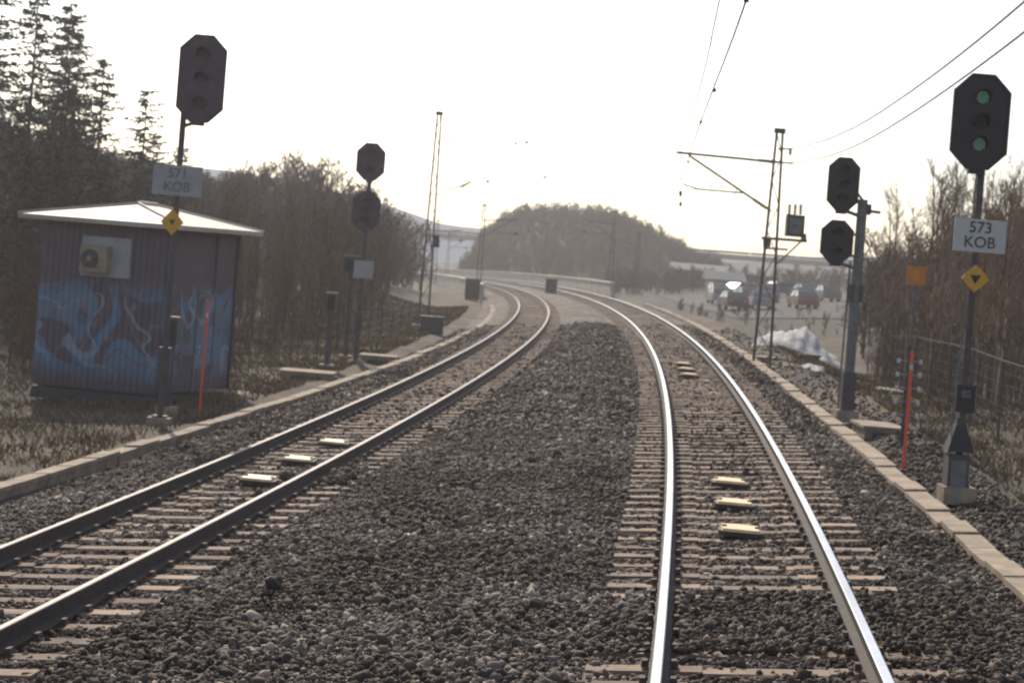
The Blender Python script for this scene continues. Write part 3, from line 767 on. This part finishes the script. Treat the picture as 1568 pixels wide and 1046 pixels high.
def grass(name, n, xf, yr, hh):
    yy = rng.uniform(*yr, n); xx = xf(yy, rng.random(n)); ok = wob(xx*.8, yy*.8)+rng.normal(0, .5, n) > -.2
    xx, yy = xx[ok], yy[ok]; n = len(xx)
    zz = gz(xx, yy); h = rng.uniform(.4, 1.2, n)*hh; w = rng.uniform(.006, .014, n)*(1+yy/60)
    a = rng.uniform(0, 6.283, n); lx = rng.normal(0, .6, n)*h; ly = rng.normal(0, .6, n)*h
    A = np.stack([xx-np.cos(a)*w, yy-np.sin(a)*w, zz-.02], -1); B_ = np.stack([xx+np.cos(a)*w, yy+np.sin(a)*w, zz-.02], -1); C = np.stack([xx+lx, yy+ly, zz+h*.8], -1)
    V = np.stack([A, B_, C], 1).reshape(-1, 3); F = np.arange(len(V)).reshape(-1, 3)
    tri_mesh(name, V, F, M_grass)
grass('dry_grass', 70000, lambda y, r: cR(y)+3.7+r**1.4*6, (16, 75), .13)
grass('dry_grass', 110000, lambda y, r: cL(y)-3.7-r**1.3*9, (26, 120), .16)

# ------------------------------------------------------------ fences
e = group('wire_mesh_fence', (0, 0, 0)); mb = MB()
fp = [(7.5, 25), (7.7, 28), (7.95, 31), (8.15, 34), (8.35, 37), (8.6, 40), (8.85, 43), (9.1, 46), (9.4, 49), (9.7, 52)]
tops = []
for (x, y) in fp:
    g = gzz(x, y); t = Vector((x, y, g))+Vector((math.sin(LEAN), 0, math.cos(LEAN)))*1.35; mb.tube((x, y, g-.1), t, .025, M_dsteel); tops.append((Vector((x, y, g)), t))
for (a, b) in zip(tops[:-1], tops[1:]):
    for k in range(8): f = k/7; mb.tube(a[0].lerp(a[1], f), b[0].lerp(b[1], f), .003 if k < 7 else .01, M_dsteel, n=4)
    for k in range(1, 12): f = k/12; mb.tube(a[0].lerp(b[0], f), a[1].lerp(b[1], f), .003, M_dsteel, n=3)
mb.obj('posts_and_mesh', e, True)
e = group('wire_fence', (0, 0, 0)); mb = MB(); tops = []
for k in range(9):
    y = 60+4*k; x = cL(y)-5.3; g = gzz(x, y); t = Vector((x, y, g))+Vector((math.sin(LEAN), 0, math.cos(LEAN)))*1.0; mb.tube((x, y, g-.1), t, .03, M_dsteel); tops.append((Vector((x, y, g)), t))
for (a, b) in zip(tops[:-1], tops[1:]):
    for f in (.4, .7, .97): mb.tube(a[0].lerp(a[1], f), b[0].lerp(b[1], f), .005, M_dsteel, n=4)
mb.obj('posts_and_wires', e, True)

# ------------------------------------------------------------ car park
def draped(name, xr, yr, m, lift, n=30):
    xs_ = np.linspace(*xr, n); ys_ = np.linspace(*yr, n); X, Y = np.meshgrid(xs_, ys_); Z = gz(X, Y)+lift
    I = np.arange(n*n).reshape(n, n); F = np.stack([I[:-1, :-1], I[:-1, 1:], I[1:, 1:], I[1:, :-1]], -1).reshape(-1, 4)
    tri_mesh(name, np.stack([X, Y, Z], -1).reshape(-1, 3), F, m)
draped('car_park', (15.5, 44), (140, 222), M_asph, .06)

def car(name, x, y, yaw, colr, s=1.0, van=False):
    g = gzz(x, y)+.08; e = group(name, (x, y, g), yaw)
    pm = mat('car_paint', colr, .4, .0, var=.05)
    L_ = 4.4; w = 1.78
    mb = MB()
    low = [(-2.2, .3), (2.2, .3), (2.22, .6), (2.1, .85), (1.1, .95), (-1.9, 1.0), (-2.2, .85)]
    cab = [(1.15, .95), (.45, 1.42), (-1.2, 1.46), (-2.0, 1.0)] if not van else [(1.75, .95), (1.2, 1.95), (-2.15, 2.0), (-2.18, 1.0)]
    mb.prism(low, -w/2, w/2, pm)
    k = .82
    vs = [(p[0], -w/2*(k if p[1] > 1.2 else .97), p[1]) for p in cab]+[(p[0], w/2*(k if p[1] > 1.2 else .97), p[1]) for p in cab]
    mb.add(vs, [(0, 1, 2, 3), (7, 6, 5, 4), (0, 4, 5, 1), (2, 6, 7, 3), (3, 7, 4, 0)], M_glass); mb.add(vs, [(1, 5, 6, 2)], pm)
    mb.box((-.3, 0, cab[1][1]+.02), (1.4, w*.78, .035), pm)
    for sy in (-1, 1): mb.box((-.35, sy*w*.455, 1.2), (.07, .04, .46), pm, Matrix.Rotation(sy*.3, 4, 'X'))
    for sx in (-1.35, 1.35):
        for sy in (-1, 1): mb.tube((sx, sy*(w/2-.2), .32), (sx, sy*(w/2+.01), .32), .32, M_tyre, n=16); mb.tube((sx, sy*(w/2+.01), .32), (sx, sy*(w/2+.02), .32), .19, M_steel, n=12)
    for sy in (-.6, .6): mb.box((2.19, sy, .68), (.06, .35, .14), M_white); mb.box((-2.19, sy, .75), (.06, .3, .16), M_red)
    mb.obj('body', e)
cl = [(.28, .28, .28), (.25, .045, .03), (.06, .08, .17), (.05, .05, .06), (.28, .27, .26), (.22, .08, .045), (.14, .145, .16), (.05, .07, .13), (.1, .09, .08)]
cpos = [(18.2, 178, 1.45), (21.0, 183, 1.6), (23.4, 186, 1.4), (26.0, 180, 1.3), (20.3, 200, 1.5), (23.2, 203, .5), (26.0, 206, 1.4), (28.8, 200, 1.6), (17.4, 160, 1.5), (20.0, 163, 1.4), (24.8, 212, 1.3), (28.6, 214, .3), (21.6, 214, 1.5), (30.6, 208, 1.3), (23.8, 166, 1.5), (29.5, 190, 1.5)]
for i, (x, y, a) in enumerate(cpos): car('parked_car', x, y, a+.15, cl[i % 9])
car('parked_car', -13.2, 262, 1.5, (.6, .6, .58))

def warehouse(x, y, d, c, name='warehouse'):
    g = gzz(x, y); e = group(name, (x, y, g)); wm = mat('cladding', c, .8, var=.15, scale=1); mb = MB()
    w, dp, h = d; mb.box((0, 0, h/2), (w, dp, h), wm)
    mb.add([(-w/2-.4, -dp/2-.4, h), (w/2+.4, -dp/2-.4, h), (w/2+.4, dp/2+.4, h), (-w/2-.4, dp/2+.4, h), (-w/2-.4, 0, h+.9), (w/2+.4, 0, h+.9)], [(0, 1, 5, 4), (2, 3, 4, 5), (0, 4, 3), (1, 2, 5), (3, 2, 1, 0)], M_bridge)
    k = int(w/2.5)
    for i in range(k): mb.box((-w/2+(i+.5)*w/k, -dp/2-.02, h*.55), (1.2, .05, .9), M_glass); mb.box((-w/2+(i+.5)*w/k, -dp/2-.03, h*.55-.5), (1.35, .08, .08), M_steel)
    mb.obj('walls_and_roof', e)
warehouse(22.8, 219, (3.6, 4, 1.7), (.35, .34, .32)); warehouse(29, 280, (14, 8, 2.0), (.12, .12, .14)); warehouse(-24, 330, (8, 6, 3.2), (.35, .33, .3))

def heap(name, x, y, rx, ry, h, seed, n=44):
    r2 = np.random.default_rng(seed)
    u = np.linspace(-1, 1, n); A, B_ = np.meshgrid(u, u); R = np.sqrt(A*A+B_*B_)
    zz = h*np.clip(1-R**2, -.15, 1)*(.9+.25*np.sin(A*5+seed)*np.cos(B_*4)+.14*np.sin(A*11+B_*5)+.06*np.sin(A*23-B_*9))+r2.uniform(-.02, .02, A.shape)*h
    X = x+A*rx+r2.uniform(-.02, .02, A.shape); Y = y+B_*ry; I = np.arange(n*n).reshape(n, n)
    F = np.stack([I[:-1, :-1], I[:-1, 1:], I[1:, 1:], I[1:, :-1]], -1).reshape(-1, 4)
    tri_mesh(name, np.stack([X, Y, gz(X, Y)+zz], -1).reshape(-1, 3), F, M_snow, smooth=True)
heap('snow_pile', 10.6, 74, 1.6, 2.8, .85, 1); heap('snow_pile', 8.75, 70, .5, .8, .25, 3)
heap('snow_pile', 8.2, 55, .35, 1.3, .12, 4); heap('snow_pile', 9.0, 48, .5, .9, .08, 5); heap('snow_pile', 12.9, 88, 1.2, 2.5, .4, 8)

# ------------------------------------------------------------ light, sky, haze
w = bpy.data.worlds.new('World'); scene.world = w; w.use_nodes = True
N = w.node_tree.nodes; L = w.node_tree.links; bg = N['Background']
sky = N.new('ShaderNodeTexSky'); sky.sky_type = 'NISHITA'; sky.sun_disc = False
EL, AZ = math.radians(36), math.radians(-14)
sky.sun_elevation = EL; sky.sun_rotation = AZ; sky.air_density = 1.0; sky.dust_density = 1.5; sky.ozone_density = 2.5
hs = N.new('ShaderNodeHueSaturation'); hs.inputs['Saturation'].default_value = .75
L.new(sky.outputs['Color'], hs.inputs['Color'])
L.new(hs.outputs['Color'], bg.inputs['Color']); bg.inputs['Strength'].default_value = .15
sd = bpy.data.lights.new('sun', 'SUN'); sd.energy = 4.2; sd.angle = math.radians(.5); sd.color = (1, .90, .76)
so = bpy.data.objects.new('sun', sd); COL.objects.link(so)
S = Vector((math.sin(AZ)*math.cos(EL), math.cos(AZ)*math.cos(EL), math.sin(EL)))
so.matrix_basis = Matrix.Translation((0, 0, 60)) @ S.to_track_quat('Z', 'Y').to_matrix().to_4x4()
hm = bpy.data.materials.new('atmospheric_haze'); hm.use_nodes = True; nt = hm.node_tree; nt.nodes.clear()
vo = nt.nodes.new('ShaderNodeVolumeScatter'); vo.inputs['Density'].default_value = .00055; vo.inputs['Anisotropy'].default_value = .55; vo.inputs['Color'].default_value = (1, .96, .94, 1)
om = nt.nodes.new('ShaderNodeOutputMaterial'); nt.links.new(vo.outputs[0], om.inputs['Volume'])
mb = MB(); mb.box((0, 200, 4), (400, 460, 56), hm); hz = mb.obj('haze')

cam = bpy.data.cameras.new('camera'); co = bpy.data.objects.new('camera', cam); COL.objects.link(co)
cam.sensor_width = 36; cam.lens = 36*3100/1568; cam.shift_y = -(523-390)/1568; cam.clip_end = 6000; cam.clip_start = .1
co.matrix_basis = Matrix.Translation((0, 0, 2.76)) @ Matrix.Rotation(math.pi/2, 4, 'X')
cam.dof.use_dof = True; cam.dof.focus_distance = 6.0; cam.dof.aperture_fstop = 9
scene.camera = co
RM = Matrix.Rotation(-LEAN, 4, 'Y')
for ob in scene.objects:
    if ob.parent is None and ob.type != 'LIGHT': ob.matrix_basis = RM @ ob.matrix_basis
scene.view_settings.view_transform = 'Standard'; scene.view_settings.look = 'None'; scene.view_settings.exposure = 0
